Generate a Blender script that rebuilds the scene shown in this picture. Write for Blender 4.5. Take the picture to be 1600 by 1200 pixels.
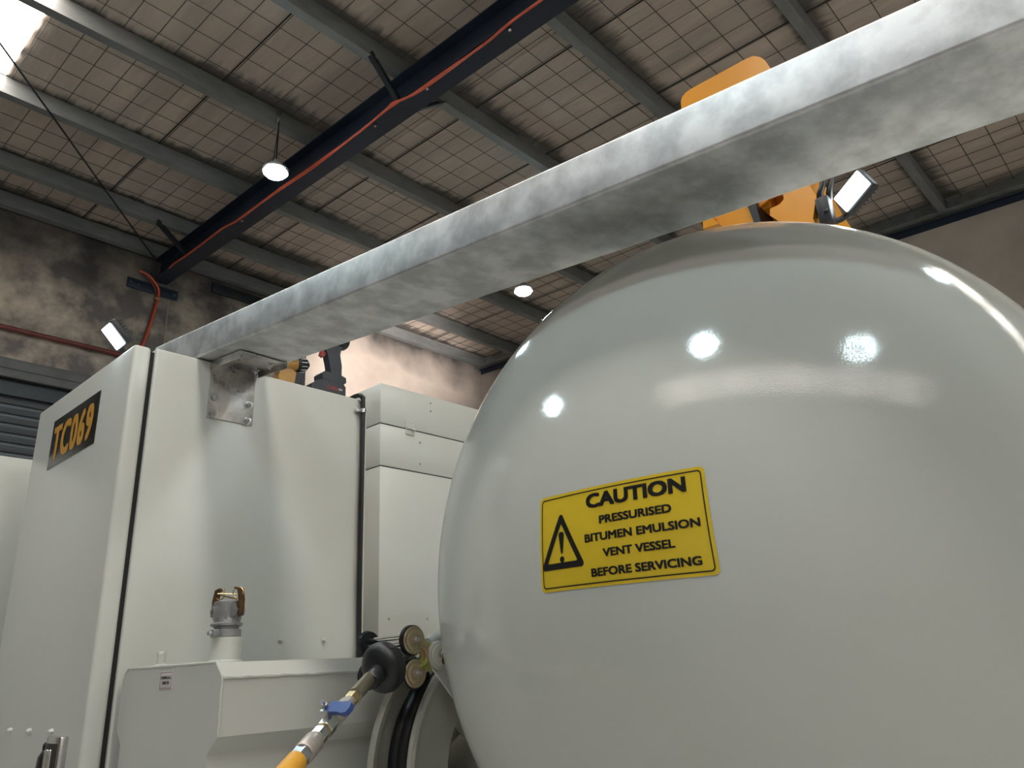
import bpy, bmesh, math, random
from mathutils import Vector, Matrix, Quaternion, noise as mnoise

random.seed(7)
for o in list(bpy.data.objects):
    bpy.data.objects.remove(o, do_unlink=True)
SC = bpy.context.scene
COL = SC.collection
V = Vector

# ------------------------------------------------------------------ camera, world, exposure
EYE = V((0, 0, 1.9))
cam_d = bpy.data.cameras.new('camera')
cam = bpy.data.objects.new('camera', cam_d)
COL.objects.link(cam)
_r = V((0.682820506, -0.728795183, -0.051124724))
_u = V((-0.222160383, -0.273790423, 0.935779658))
_f = V((0.695989167, 0.627611652, 0.348859132))
mm = Matrix((_r, _u, -_f)).transposed().to_4x4()
mm.translation = EYE
cam.matrix_world = mm
cam_d.sensor_width = 36
cam_d.lens = 1196.82 / 1600 * 36
cam_d.clip_start = 0.02
cam_d.clip_end = 200
SC.camera = cam

w = bpy.data.worlds.new('world')
SC.world = w
w.use_nodes = True
w.node_tree.nodes['Background'].inputs[0].default_value = (0.75, 0.82, 0.9, 1)
w.node_tree.nodes['Background'].inputs[1].default_value = 0.6

SC.view_settings.view_transform = 'Standard'
SC.view_settings.look = 'None'
SC.view_settings.exposure = 0.10
SC.view_settings.gamma = 1
SC.view_settings.use_curve_mapping = False
LED_POWER = 280.0       # radiance of the LED lenses
SKY_POWER = 13.5      # radiance of the translucent skylight sheets
FLOOD_WATTS = 4300.0    # flood lamp behind the cabinets
WORK_POWER = 10.0       # radiance of the two work lamps
try:
    SC.cycles.use_denoising = True
    SC.cycles.max_bounces = 8
    SC.cycles.diffuse_bounces = 6
    SC.cycles.sample_clamp_indirect = 6
except Exception:
    pass


# ------------------------------------------------------------------ materials
def mat(name, col, rough=0.5, metal=0.0, var=0.06, vscale=6.0, bump=0.0, bscale=80.0, emit=0.0, coat=0.0,
        col2=None, mix_lo=0.35, mix_hi=0.65, stretch=(1, 1, 1), rvar=0.0, detail=4, spec=0.5):
    m = bpy.data.materials.new(name)
    m.use_nodes = True
    nt = m.node_tree
    b = nt.nodes['Principled BSDF']
    b.inputs['Roughness'].default_value = rough
    b.inputs['Metallic'].default_value = metal
    b.inputs['Specular IOR Level'].default_value = spec
    b.inputs['Coat Weight'].default_value = coat
    b.inputs['Coat Roughness'].default_value = 0.12
    tc = nt.nodes.new('ShaderNodeTexCoord')
    mp = nt.nodes.new('ShaderNodeMapping')
    mp.inputs['Scale'].default_value = stretch
    nt.links.new(tc.outputs['Object'], mp.inputs['Vector'])
    nz = nt.nodes.new('ShaderNodeTexNoise')
    nz.inputs['Scale'].default_value = vscale
    nz.inputs['Detail'].default_value = detail
    nz.inputs['Roughness'].default_value = 0.6
    nt.links.new(mp.outputs['Vector'], nz.inputs['Vector'])
    cr = nt.nodes.new('ShaderNodeValToRGB')
    c2 = col2 if col2 else tuple(max(0, min(1, c * (1 - var))) for c in col)
    cr.color_ramp.elements[0].position = mix_lo
    cr.color_ramp.elements[0].color = (*c2, 1)
    cr.color_ramp.elements[1].position = mix_hi
    cr.color_ramp.elements[1].color = (*col, 1)
    nt.links.new(nz.outputs['Fac'], cr.inputs['Fac'])
    nt.links.new(cr.outputs['Color'], b.inputs['Base Color'])
    if rvar:
        mr = nt.nodes.new('ShaderNodeMapRange')
        mr.inputs[1].default_value = 0.3
        mr.inputs[2].default_value = 0.7
        mr.inputs[3].default_value = rough - rvar
        mr.inputs[4].default_value = rough + rvar
        nt.links.new(nz.outputs['Fac'], mr.inputs[0])
        nt.links.new(mr.outputs[0], b.inputs['Roughness'])
    if bump:
        n2 = nt.nodes.new('ShaderNodeTexNoise')
        n2.inputs['Scale'].default_value = bscale
        n2.inputs['Detail'].default_value = 2
        nt.links.new(mp.outputs['Vector'], n2.inputs['Vector'])
        bp = nt.nodes.new('ShaderNodeBump')
        bp.inputs['Strength'].default_value = bump
        bp.inputs['Distance'].default_value = 0.02
        nt.links.new(n2.outputs['Fac'], bp.inputs['Height'])
        nt.links.new(bp.outputs['Normal'], b.inputs['Normal'])
    if emit:
        b.inputs['Emission Color'].default_value = (*col, 1)
        b.inputs['Emission Strength'].default_value = emit
    return m


M = {}
M['paint'] = mat('white_paint', (0.59, 0.598, 0.56), 0.30, var=0.03, vscale=3, bump=0.012, bscale=220)
M['tank'] = mat('tank_white_paint', (0.545, 0.565, 0.53), 0.09, var=0.04, vscale=2.5, bump=0.026, bscale=380)
M['reelpaint'] = mat('reel_grey_paint', (0.42, 0.41, 0.36), 0.28, var=0.05, vscale=8)
M['galv'] = mat('galvanised_steel', (0.72, 0.73, 0.74), 0.50, metal=0.85, vscale=11, col2=(0.46, 0.47, 0.48), mix_lo=0.38,
                mix_hi=0.62, bump=0.012, bscale=160, rvar=0.05, detail=8)
M['galv2'] = mat('galvanised_bracket', (0.66, 0.64, 0.62), 0.33, metal=0.9, vscale=16, col2=(0.40, 0.38, 0.37), mix_lo=0.36,
                 mix_hi=0.6, bump=0.08, bscale=40, rvar=0.1, detail=6)
M['purlin'] = mat('purlin_galvanised', (0.26, 0.27, 0.27), 0.5, metal=0.4, vscale=9, col2=(0.19, 0.2, 0.2), stretch=(0.3, 1, 1))
M['rafter'] = mat('rafter_navy_paint', (0.014, 0.021, 0.040), 0.45, var=0.3, vscale=4)
M['black_steel'] = mat('black_steel', (0.015, 0.017, 0.022), 0.45, var=0.3)
M['foil'] = mat('roof_foil_backing', (0.60, 0.50, 0.42), 0.5, metal=0.0, vscale=1.7, col2=(0.40, 0.35, 0.31), mix_lo=0.3, mix_hi=0.7,
                bump=0.5, bscale=7, stretch=(3.2, 0.5, 1), detail=6)
M['foil_dust'] = mat('sooty_foil', (0.10, 0.095, 0.09), 0.7, vscale=4, col2=(0.03, 0.03, 0.03), stretch=(6, 0.6, 1))
M['wire'] = mat('safety_mesh_wire', (0.075, 0.07, 0.065), 0.6, metal=0.3)
M['concrete'] = mat('stained_concrete', (0.66, 0.54, 0.43), 0.9, vscale=2.3, col2=(0.16, 0.135, 0.125), mix_lo=0.42, mix_hi=0.68,
                    bump=0.3, bscale=18, detail=9)
M['concrete2'] = mat('plain_concrete', (0.50, 0.43, 0.37), 0.9, vscale=0.9, col2=(0.36, 0.305, 0.265), bump=0.2, bscale=20, detail=8)
M['floor'] = mat('floor_concrete', (0.64, 0.62, 0.59), 0.55, vscale=1.2, col2=(0.56, 0.545, 0.52), detail=8)
M['deck'] = mat('deck_plate_steel', (0.5, 0.5, 0.49), 0.5, metal=0.2, vscale=5)
M['wall_paint'] = mat('white_painted_wall', (0.72, 0.70, 0.67), 0.7, vscale=1.5)
M['slat'] = mat('roller_slat_steel', (0.105, 0.11, 0.12), 0.45, metal=0.3, var=0.25, stretch=(0.4, 1, 3))
M['door_frame'] = mat('roller_door_hood', (0.13, 0.125, 0.125), 0.5, var=0.2)
M['red'] = mat('red_pipe_paint', (0.17, 0.035, 0.028), 0.45, var=0.3)
M['orange'] = mat('orange_cable', (0.62, 0.10, 0.045), 0.45, var=0.2)
M['pale'] = mat('pale_conduit', (0.32, 0.27, 0.23), 0.6)
M['led'] = mat('led_lens', (0.74, 0.95, 1.0), 0.4, var=0.01, emit=LED_POWER)
M['work'] = mat('work_lamp_lens', (0.86, 0.95, 1.0), 0.3, var=0.01, emit=WORK_POWER)
M['sky'] = mat('skylight_sheet', (1.0, 0.92, 0.84), 0.5, var=0.02, emit=SKY_POWER)
M['sky_dim'] = mat('dim_skylight_sheet', (1.0, 0.90, 0.85), 0.5, var=0.05, emit=SKY_POWER * .7)  # same sheet, emission lowered so the beam front reflects less of it
M['alu'] = mat('cast_aluminium', (0.40, 0.40, 0.41), 0.42, metal=0.7, vscale=20, var=0.2, bump=0.1, bscale=90)
M['lamp_grey'] = mat('lamp_housing', (0.30, 0.31, 0.32), 0.4, metal=0.3)
M['zinc'] = mat('zinc_plated_steel', (0.62, 0.63, 0.63), 0.24, metal=1.0, var=0.12, vscale=30)
M['chrome'] = mat('chrome', (0.72, 0.71, 0.69), 0.14, metal=1.0, var=0.05)
M['brass'] = mat('brass', (0.60, 0.45, 0.24), 0.3, metal=0.9, var=0.15, vscale=30)
M['olive'] = mat('olive_steel_tube', (0.34, 0.31, 0.23), 0.3, metal=0.8, var=0.15, vscale=20)
M['pinkmetal'] = mat('ferrule_metal', (0.50, 0.45, 0.42), 0.42, metal=0.6, var=0.12, vscale=40)
M['bronze'] = mat('bronze_lever', (0.20, 0.115, 0.055), 0.42, metal=0.7, var=0.3, vscale=50)
M['passivated'] = mat('yellow_passivated_zinc', (0.52, 0.52, 0.14), 0.3, metal=0.6, col2=(0.48, 0.33, 0.20), vscale=26, mix_lo=0.4, mix_hi=0.6)
M['iridescent'] = mat('pink_passivated_zinc', (0.50, 0.36, 0.24), 0.3, metal=0.6, col2=(0.46, 0.42, 0.26), vscale=40, mix_lo=0.35, mix_hi=0.6)
M['rubber'] = mat('black_rubber', (0.008, 0.009, 0.012), 0.42, var=0.3, vscale=12)
M['seal'] = mat('black_foam_seal', (0.012, 0.012, 0.012), 0.8, var=0.2)
M['yellow_hose'] = mat('yellow_hose', (0.72, 0.36, 0.035), 0.42, var=0.25, vscale=14, bump=0.05, bscale=60)
M['crane'] = mat('orange_yellow_paint', (0.70, 0.30, 0.03), 0.24, var=0.08, vscale=6)
M['blue'] = mat('blue_vinyl', (0.035, 0.085, 0.30), 0.4, var=0.15, vscale=30)
M['sign_yellow'] = mat('caution_yellow', (0.72, 0.515, 0.03), 0.28, var=0.07, vscale=10)
M['ink'] = mat('black_ink', (0.012, 0.012, 0.013), 0.3, var=0.1)
M['amber'] = mat('amber_print', (0.66, 0.33, 0.05), 0.4, var=0.05)
M['label_white'] = mat('white_label', (0.62, 0.57, 0.57), 0.4, var=0.03)
M['label_red'] = mat('red_print', (0.35, 0.08, 0.08), 0.4, var=0.05)
M['white_print'] = mat('white_print', (0.6, 0.6, 0.6), 0.4, var=0.05)
M['tool_grey'] = mat('dark_grey_plastic', (0.032, 0.037, 0.046), 0.45, var=0.2, vscale=30)
M['tool_yellow'] = mat('mustard_plastic', (0.42, 0.22, 0.05), 0.4, var=0.15, vscale=30)
M['tool_red'] = mat('red_plastic', (0.35, 0.025, 0.03), 0.4, var=0.1)
M['dark'] = mat('dark_recess', (0.02, 0.018, 0.016), 0.7, var=0.2)
M['nylon'] = mat('off_white_nylon', (0.56, 0.54, 0.47), 0.4, var=0.05)


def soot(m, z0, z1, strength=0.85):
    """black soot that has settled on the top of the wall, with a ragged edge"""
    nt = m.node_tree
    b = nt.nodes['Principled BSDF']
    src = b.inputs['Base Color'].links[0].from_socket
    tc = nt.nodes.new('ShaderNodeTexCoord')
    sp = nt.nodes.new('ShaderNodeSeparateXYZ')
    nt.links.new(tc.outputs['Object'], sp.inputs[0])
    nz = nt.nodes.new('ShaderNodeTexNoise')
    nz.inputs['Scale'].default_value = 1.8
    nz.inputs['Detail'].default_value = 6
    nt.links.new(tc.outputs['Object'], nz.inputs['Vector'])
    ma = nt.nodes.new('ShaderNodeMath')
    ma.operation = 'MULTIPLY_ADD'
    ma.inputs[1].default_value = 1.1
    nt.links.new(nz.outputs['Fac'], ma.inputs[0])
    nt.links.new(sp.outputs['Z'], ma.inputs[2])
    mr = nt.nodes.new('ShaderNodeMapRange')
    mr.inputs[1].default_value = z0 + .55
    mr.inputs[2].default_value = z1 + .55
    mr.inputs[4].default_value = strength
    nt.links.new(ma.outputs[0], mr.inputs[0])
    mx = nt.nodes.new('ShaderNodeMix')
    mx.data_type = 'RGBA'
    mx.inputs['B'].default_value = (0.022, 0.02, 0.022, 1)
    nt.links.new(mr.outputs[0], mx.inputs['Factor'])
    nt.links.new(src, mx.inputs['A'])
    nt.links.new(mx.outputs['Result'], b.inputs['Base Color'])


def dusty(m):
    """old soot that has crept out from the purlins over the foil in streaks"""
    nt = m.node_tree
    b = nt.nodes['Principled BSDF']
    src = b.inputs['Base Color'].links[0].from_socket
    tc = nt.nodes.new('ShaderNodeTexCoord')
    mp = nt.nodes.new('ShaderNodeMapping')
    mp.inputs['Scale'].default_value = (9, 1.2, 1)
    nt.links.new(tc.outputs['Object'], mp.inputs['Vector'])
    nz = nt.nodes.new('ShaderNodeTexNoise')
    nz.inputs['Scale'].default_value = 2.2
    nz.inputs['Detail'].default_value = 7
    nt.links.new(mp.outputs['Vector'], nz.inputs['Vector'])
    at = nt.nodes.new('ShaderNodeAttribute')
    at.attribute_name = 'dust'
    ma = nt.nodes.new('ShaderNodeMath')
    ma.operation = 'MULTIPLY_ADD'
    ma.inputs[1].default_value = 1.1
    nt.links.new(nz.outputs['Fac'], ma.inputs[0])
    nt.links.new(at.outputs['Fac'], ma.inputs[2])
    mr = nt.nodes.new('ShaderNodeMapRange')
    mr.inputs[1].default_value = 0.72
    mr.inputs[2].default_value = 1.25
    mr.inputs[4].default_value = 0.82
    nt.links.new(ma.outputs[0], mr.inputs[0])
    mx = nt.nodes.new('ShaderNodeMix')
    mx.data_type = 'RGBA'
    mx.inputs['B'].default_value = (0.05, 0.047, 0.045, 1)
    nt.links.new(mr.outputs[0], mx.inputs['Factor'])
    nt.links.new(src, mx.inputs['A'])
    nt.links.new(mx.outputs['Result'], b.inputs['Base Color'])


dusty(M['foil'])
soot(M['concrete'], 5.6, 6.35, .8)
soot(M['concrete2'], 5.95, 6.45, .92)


# ------------------------------------------------------------------ mesh builder
def frame(axis, up=(0, 0, 1)):
    z = V(axis).normalized()
    x = V(up).cross(z)
    if x.length < 1e-4:
        x = V((1, 0, 0)).cross(z)
    x.normalize()
    y = z.cross(x)
    return Matrix((x, y, z)).transposed()


class MB:
    def __init__(self):
        self.bm = bmesh.new()

    def _bevel(self, verts, width, seg=2, ang=0.5):
        es = set()
        for v in verts:
            for e in v.link_edges:
                if len(e.link_faces) == 2 and e.calc_face_angle(0) > ang:
                    es.add(e)
        if es:
            bmesh.ops.bevel(self.bm, geom=list(es), offset=width, segments=seg, affect='EDGES', profile=0.5, clamp_overlap=True)

    def box(self, lo, hi, bevel=0.0, rot=None, seg=2):
        lo, hi = V(lo), V(hi)
        c, s = (lo + hi) / 2, (hi - lo)
        R = rot.to_4x4() if rot else Matrix.Identity(4)
        m = Matrix.Translation(c) @ R @ Matrix.Diagonal((s.x, s.y, s.z, 1))
        r = bmesh.ops.create_cube(self.bm, size=1, matrix=m)
        if bevel:
            self._bevel(r['verts'], bevel, seg)
        return self

    def obox(self, c, axes, size, bevel=0.0, seg=2):
        X, Y, Z = [V(a).normalized() for a in axes]
        R = Matrix((X, Y, Z)).transposed().to_4x4()
        m = Matrix.Translation(V(c)) @ R @ Matrix.Diagonal((*size, 1))
        r = bmesh.ops.create_cube(self.bm, size=1, matrix=m)
        if bevel:
            self._bevel(r['verts'], bevel, seg)
        return self

    def lathe(self, prof, p0, axis, seg=24, cap0=True, cap1=True, up=(0, 0, 1), sx=1.0):
        """prof: list of (t along axis, radius)"""
        F = frame(axis, up)
        p0 = V(p0)
        rings = []
        for t, r in prof:
            if r < 1e-6:
                rings.append([self.bm.verts.new(p0 + F @ V((0, 0, t)))])
                continue
            rings.append([self.bm.verts.new(p0 + F @ V((r * sx * math.cos(2 * math.pi * k / seg), r * math.sin(2 * math.pi * k / seg), t)))
                          for k in range(seg)])
        for a, b in zip(rings, rings[1:]):
            for k in range(seg):
                k2 = (k + 1) % seg
                if len(a) == 1 and len(b) == 1:
                    continue
                if len(a) == 1:
                    self.bm.faces.new((a[0], b[k2], b[k]))
                elif len(b) == 1:
                    self.bm.faces.new((a[k], a[k2], b[0]))
                else:
                    self.bm.faces.new((a[k], a[k2], b[k2], b[k]))
        if cap0 and len(rings[0]) > 1:
            self.bm.faces.new(rings[0][::-1])
        if cap1 and len(rings[-1]) > 1:
            self.bm.faces.new(rings[-1])
        return self

    def cyl(self, p0, p1, r0, r1=None, seg=20, ch=0.0):
        p0, p1 = V(p0), V(p1)
        r1 = r0 if r1 is None else r1
        L = (p1 - p0).length
        pr = [(0, r0), (L, r1)]
        if ch:
            pr = [(0, r0 - ch), (ch, r0), (L - ch, r1), (L, r1 - ch)]
        return self.lathe(pr, p0, p1 - p0, seg)

    def hexa(self, p0, p1, r):
        return self.cyl(p0, p1, r, seg=6, ch=r * 0.12)

    def tube(self, pts, r, seg=10, smooth=0, caps=True, closed=False):
        pts = [V(p) for p in pts]
        if smooth:
            out = []
            n = len(pts)
            for i in range(n - 1):
                a, b, c, d = pts[max(i - 1, 0)], pts[i], pts[i + 1], pts[min(i + 2, n - 1)]
                for k in range(smooth):
                    t = k / smooth
                    out.append(0.5 * ((2 * b) + (c - a) * t + (2 * a - 5 * b + 4 * c - d) * t * t + (3 * b - a - 3 * c + d) * t ** 3))
            out.append(pts[-1])
            pts = out
        n = len(pts)
        rings = []
        prev = None
        for i, p in enumerate(pts):
            if closed:
                t = (pts[(i + 1) % n] - pts[i - 1]).normalized()
            else:
                t = (pts[min(i + 1, n - 1)] - pts[max(i - 1, 0)]).normalized()
            if prev is None:
                x = t.orthogonal().normalized()
            else:
                x = (prev - t * prev.dot(t))
                x = x.normalized() if x.length > 1e-6 else t.orthogonal().normalized()
            prev = x
            y = t.cross(x)
            rr = r[i] if isinstance(r, (list, tuple)) else r
            rings.append([self.bm.verts.new(p + rr * (x * math.cos(2 * math.pi * k / seg) + y * math.sin(2 * math.pi * k / seg))) for k in range(seg)])
        pairs = list(zip(rings, rings[1:]))
        if closed:
            pairs.append((rings[-1], rings[0]))
        for a, b in pairs:
            for k in range(seg):
                k2 = (k + 1) % seg
                self.bm.faces.new((a[k], a[k2], b[k2], b[k]))
        if caps and not closed:
            self.bm.faces.new(rings[0][::-1])
            self.bm.faces.new(rings[-1])
        return self

    def prism(self, poly, origin, ax, ay, depth, bevel=0.0, seg=2):
        """polygon in the (ax, ay) plane, pushed by depth along ax x ay"""
        o, ax, ay = V(origin), V(ax), V(ay)
        nrm = ax.cross(ay).normalized()
        a = [self.bm.verts.new(o + ax * x + ay * y) for x, y in poly]
        b = [self.bm.verts.new(o + ax * x + ay * y + nrm * depth) for x, y in poly]
        n = len(poly)
        self.bm.faces.new(a[::-1])
        self.bm.faces.new(b)
        for k in range(n):
            k2 = (k + 1) % n
            self.bm.faces.new((a[k], a[k2], b[k2], b[k]))
        if bevel:
            self._bevel(a + b, bevel, seg, ang=0.6)
        return self

    def ellipsoid(self, c, radii, axis=(0, 0, 1), seg=32, rings=20):
        F = frame(axis).to_4x4()
        m = Matrix.Translation(V(c)) @ F @ Matrix.Diagonal((*radii, 1))
        bmesh.ops.create_uvsphere(self.bm, u_segments=seg, v_segments=rings, radius=1, matrix=m)
        return self

    def grid(self, fn, nu, nv):
        g = [[self.bm.verts.new(fn(i / nu, j / nv)) for j in range(nv + 1)] for i in range(nu + 1)]
        for i in range(nu):
            for j in range(nv):
                self.bm.faces.new((g[i][j], g[i + 1][j], g[i + 1][j + 1], g[i][j + 1]))
        return self

    def raw(self, verts, faces):
        vs = [self.bm.verts.new(v) for v in verts]
        for f in faces:
            try:
                self.bm.faces.new([vs[i] for i in f])
            except ValueError:
                pass
        return self

    def build(self, name, m, parent=None, label=None, ang=40, normals=True):
        if normals:
            bmesh.ops.recalc_face_normals(self.bm, faces=self.bm.faces)
        me = bpy.data.meshes.new(name)
        root = V((0, 0, 0))
        q = parent
        while q is not None:
            root += q.location
            q = q.parent
        bmesh.ops.translate(self.bm, verts=self.bm.verts, vec=-root)
        self.bm.to_mesh(me)
        self.bm.free()
        me.materials.append(M[m] if isinstance(m, str) else m)
        for p in me.polygons:
            p.use_smooth = True
        me.set_sharp_from_angle(angle=math.radians(ang))
        o = bpy.data.objects.new(name, me)
        COL.objects.link(o)
        if parent is not None:
            o.parent = parent
        if label:
            o['label'] = label
        return o


def thing(name, loc, label, cat, group=None):
    o = bpy.data.objects.new(name, None)
    o.empty_display_size = 0.05
    COL.objects.link(o)
    o.location = loc
    o['label'] = label
    o['category'] = cat
    if group:
        o['group'] = group
    return o


def tag(o, label, cat, group=None):
    o['label'] = label
    o['category'] = cat
    if group:
        o['group'] = group
    return o


def struct(name, loc=(0, 0, 0)):
    o = bpy.data.objects.new(name, None)
    COL.objects.link(o)
    o.location = loc
    o['kind'] = 'structure'
    return o


def clone(o, parent=None, loc=None):
    c = o.copy()
    COL.objects.link(c)
    c.parent = parent
    if loc is not None:
        c.location = loc
    for ch in list(o.children):
        clone(ch, c)
    return c


def text_geo(s, wd, ht, bold=0.03, spacing=1.0):
    """flat letters centred on 0, stretched to wd x ht"""
    cu = bpy.data.curves.new('text', 'FONT')
    cu.body = s
    cu.resolution_u = 3
    cu.space_character = spacing
    ob = bpy.data.objects.new('text', cu)
    COL.objects.link(ob)
    dg = bpy.context.evaluated_depsgraph_get()
    me = bpy.data.meshes.new_from_object(ob.evaluated_get(dg))
    bpy.data.objects.remove(ob, do_unlink=True)
    xs = [v.co.x for v in me.vertices]
    ys = [v.co.y for v in me.vertices]
    x0, x1, y0, y1 = min(xs), max(xs), min(ys), max(ys)
    b = bold * ht * 1.25
    base = [((v.co.x - (x0 + x1) / 2) / (x1 - x0) * (wd - 2 * b), (v.co.y - (y0 + y1) / 2) / (y1 - y0) * (ht - 1.2 * b)) for v in me.vertices]
    vs, fs = [], []
    for k, (dx, dy) in enumerate(((-b, -.6 * b), (b, -.6 * b), (-b, .6 * b), (b, .6 * b), (0, 0))):
        n0 = len(vs)
        vs += [(x + dx, y + dy, k * .00012) for x, y in base]     # each layer a hair above the last
        fs += [tuple(i + n0 for i in p.vertices) for p in me.polygons]
    bpy.data.meshes.remove(me)
    return vs, fs


# ------------------------------------------------------------------ the building
YW, XR, XL, YF = 7.95, 8.1, -9.0, -9.0
SL = 0.057
def zb(y):                       # underside of the purlins
    return 6.4 - SL * (7.9 - y)
PH = 0.15                        # purlin height
PY = [7.9, 7.17, 6.06, 4.89, 3.68, 2.485, 1.25, 0.03, -1.18, -2.4, -3.6, -4.8, -6.0, -7.2, -8.4]

MB().box((XL - .3, YF - .3, -0.2), (XR + .3, YW + .3, 0)).build('floor', 'floor')['kind'] = 'structure'

DX0, DX1, DTOP = -2.4, 2.75, 4.72
wb = struct('wall_back')
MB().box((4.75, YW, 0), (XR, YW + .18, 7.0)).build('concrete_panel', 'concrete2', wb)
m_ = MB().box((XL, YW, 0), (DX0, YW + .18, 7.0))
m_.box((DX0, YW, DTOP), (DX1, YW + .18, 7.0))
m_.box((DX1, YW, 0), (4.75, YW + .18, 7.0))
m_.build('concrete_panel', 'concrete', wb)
wr = MB().box((XR, YF, 0), (XR + .18, YW + .18, 7.0)).build('wall_right', 'concrete2'); wr['kind'] = 'structure'
wl = MB().box((XL - .18, YF, 0), (XL, YW + .18, 7.0)).build('wall_left', 'wall_paint'); wl['kind'] = 'structure'
wf = MB().box((XL, YF - .18, 0), (XR, YF, 7.0)).build('wall_front', 'wall_paint'); wf['kind'] = 'structure'

# roller door in the back wall
d1 = struct('door_1')
prof = []
m_ = MB().box((DX0 - .1, YW - .03, 4.79), (DX1 + .1, YW + .0, 4.895), bevel=.006)
m_.box((DX0 - .1, YW - .05, 4.70), (DX1 + .1, YW + .0, 4.782), bevel=.006)
m_.build('door_hood', 'door_frame', d1)
MB().box((DX0, YW + .02, 4.55), (DX1, YW + .16, 4.72)).build('roller_drum', 'black_steel', d1)
for x in (DX0, DX1 - .05):
    MB().box((x, YW + .0, 0), (x + .05, YW + .06, 4.70)).build('guide_rail', 'door_frame', d1)
pitch = 0.0915
slat0 = None
for k in range(int(4.64 / pitch)):
    zt = 4.64 - k * pitch
    if slat0 is None:
        pl = [(0, 0), (0, -.012), (-.020, -.022), (-.028, -.045), (-.020, -.068), (0, -.078), (0, -pitch + .003),
              (.010, -pitch + .003), (.010, 0)]
        slat0 = MB().prism(pl, (DX0 + .02, YW + .075, zt), (0, 1, 0), (0, 0, 1), DX1 - DX0 - .04).build('slat', 'slat', d1, ang=25)
        slz = zt
    else:
        c = clone(slat0, d1, (0, 0, zt - slz))

# ceiling: foil strips on safety mesh, purlins, rafter, bracing
ce = struct('ceiling')
SKY1 = (0.44, 0.93)
SKY2 = (-3.25, -2.8)
SKY_FILL = (3.6, 4.1)  # unseen strip, added to brighten the -Y faces
def sag(x, y):
    wv = abs(math.sin(math.pi * (y - .12) / .228)) * 0.016
    wx = abs(math.sin(math.pi * x / .21)) * 0.008
    dn = mnoise.noise(V((x * 4.5, y * .45, 1.3))) * .020 + mnoise.noise(V((x * 14, y * 1.1, 4.3))) * .010
    return wv + wx + dn
def strip(x0, x1, k, ya=YF, yb=YW):
    lift = .006 * (k % 2)
    def fn(u, v):
        x = x0 - .03 + (x1 - x0 + .06) * u
        y = ya + (yb - ya) * v
        return V((x, y, zb(y) + PH + .012 + lift + sag(x, y)))
    nx = max(4, int((x1 - x0) / .055))
    ny = int((yb - ya) / .09)
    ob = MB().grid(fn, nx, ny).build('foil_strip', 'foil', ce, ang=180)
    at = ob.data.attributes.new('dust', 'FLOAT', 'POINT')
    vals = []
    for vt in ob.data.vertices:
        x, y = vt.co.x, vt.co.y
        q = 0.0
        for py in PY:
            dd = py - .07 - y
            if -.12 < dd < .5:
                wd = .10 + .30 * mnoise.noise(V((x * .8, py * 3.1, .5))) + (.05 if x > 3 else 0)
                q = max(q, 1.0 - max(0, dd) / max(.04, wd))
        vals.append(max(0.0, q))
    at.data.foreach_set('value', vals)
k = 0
for a, b, n in ((XL, SKY2[0], 4), (SKY2[1], SKY1[0], 2), (SKY1[1], SKY_FILL[0], 2), (SKY_FILL[1], XR, 3)):
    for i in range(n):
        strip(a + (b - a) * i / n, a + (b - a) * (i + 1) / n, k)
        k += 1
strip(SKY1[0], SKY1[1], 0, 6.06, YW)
strip(SKY_FILL[0], SKY_FILL[1], 0, -1.18, YW)
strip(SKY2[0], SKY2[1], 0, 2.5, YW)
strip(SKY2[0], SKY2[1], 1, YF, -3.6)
MB().raw([(XL - .2, YF - .2, zb(YF - .2) + .24), (XR + .2, YF - .2, zb(YF - .2) + .24), (XR + .2, YW + .2, zb(YW + .2) + .24), (XL - .2, YW + .2, zb(YW + .2) + .24),
          (XL - .2, YF - .2, zb(YF - .2) + .28), (XR + .2, YF - .2, zb(YF - .2) + .28), (XR + .2, YW + .2, zb(YW + .2) + .28), (XL - .2, YW + .2, zb(YW + .2) + .28)],
         [(0, 1, 2, 3), (7, 6, 5, 4), (0, 4, 5, 1), (1, 5, 6, 2), (2, 6, 7, 3), (3, 7, 4, 0)]).build('roof_sheet', 'purlin', ce)

wm = MB()
def wire(a, b, r=.0032):
    d = (b - a).normalized()
    s = d.cross(V((0, 0, 1))).normalized() * r
    t = V((0, 0, r))
    wm.raw([a + s, a + t, a - s, a - t, b + s, b + t, b - s, b - t], [(0, 1, 5, 4), (1, 2, 6, 5), (2, 3, 7, 6), (3, 0, 4, 7)])
x = -3.0
while x < XR:
    x += random.choice((.17, .2, .21, .22))
    if SKY1[0] - .03 < x < SKY1[1] + .03:
        continue
    for a, b in zip(PY, PY[1:8]):
        wire(V((x, a, zb(a) + PH + .004)), V((x, b, zb(b) + PH + .004)))
y = YW - .08
while y > -.2:
    y -= .228
    wire(V((SKY1[1] + .03, y, zb(y) + PH + .0)), V((XR, y, zb(y) + PH + .0)))
    wire(V((-3.0, y, zb(y) + PH + .0)), V((SKY1[0] - .03, y, zb(y) + PH + .0)))
wo = wm.build('wire_mesh', 'wire', ce, ang=10)
wo['kind'] = 'stuff'
for xs in (2.12, 3.735, 4.63, 5.85, 6.95):
    m_ = MB()
    for i, (a, b) in enumerate(zip(PY, PY[1:8])):
        m_.raw([(xs - .005, a, zb(a) + PH + .002), (xs + .005, a, zb(a) + PH - .004), (xs + .005, b, zb(b) + PH - .004), (xs - .005, b, zb(b) + PH + .002)], [(0, 1, 2, 3)])
    m_.build('foil_lap', 'dark', ce)

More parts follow.
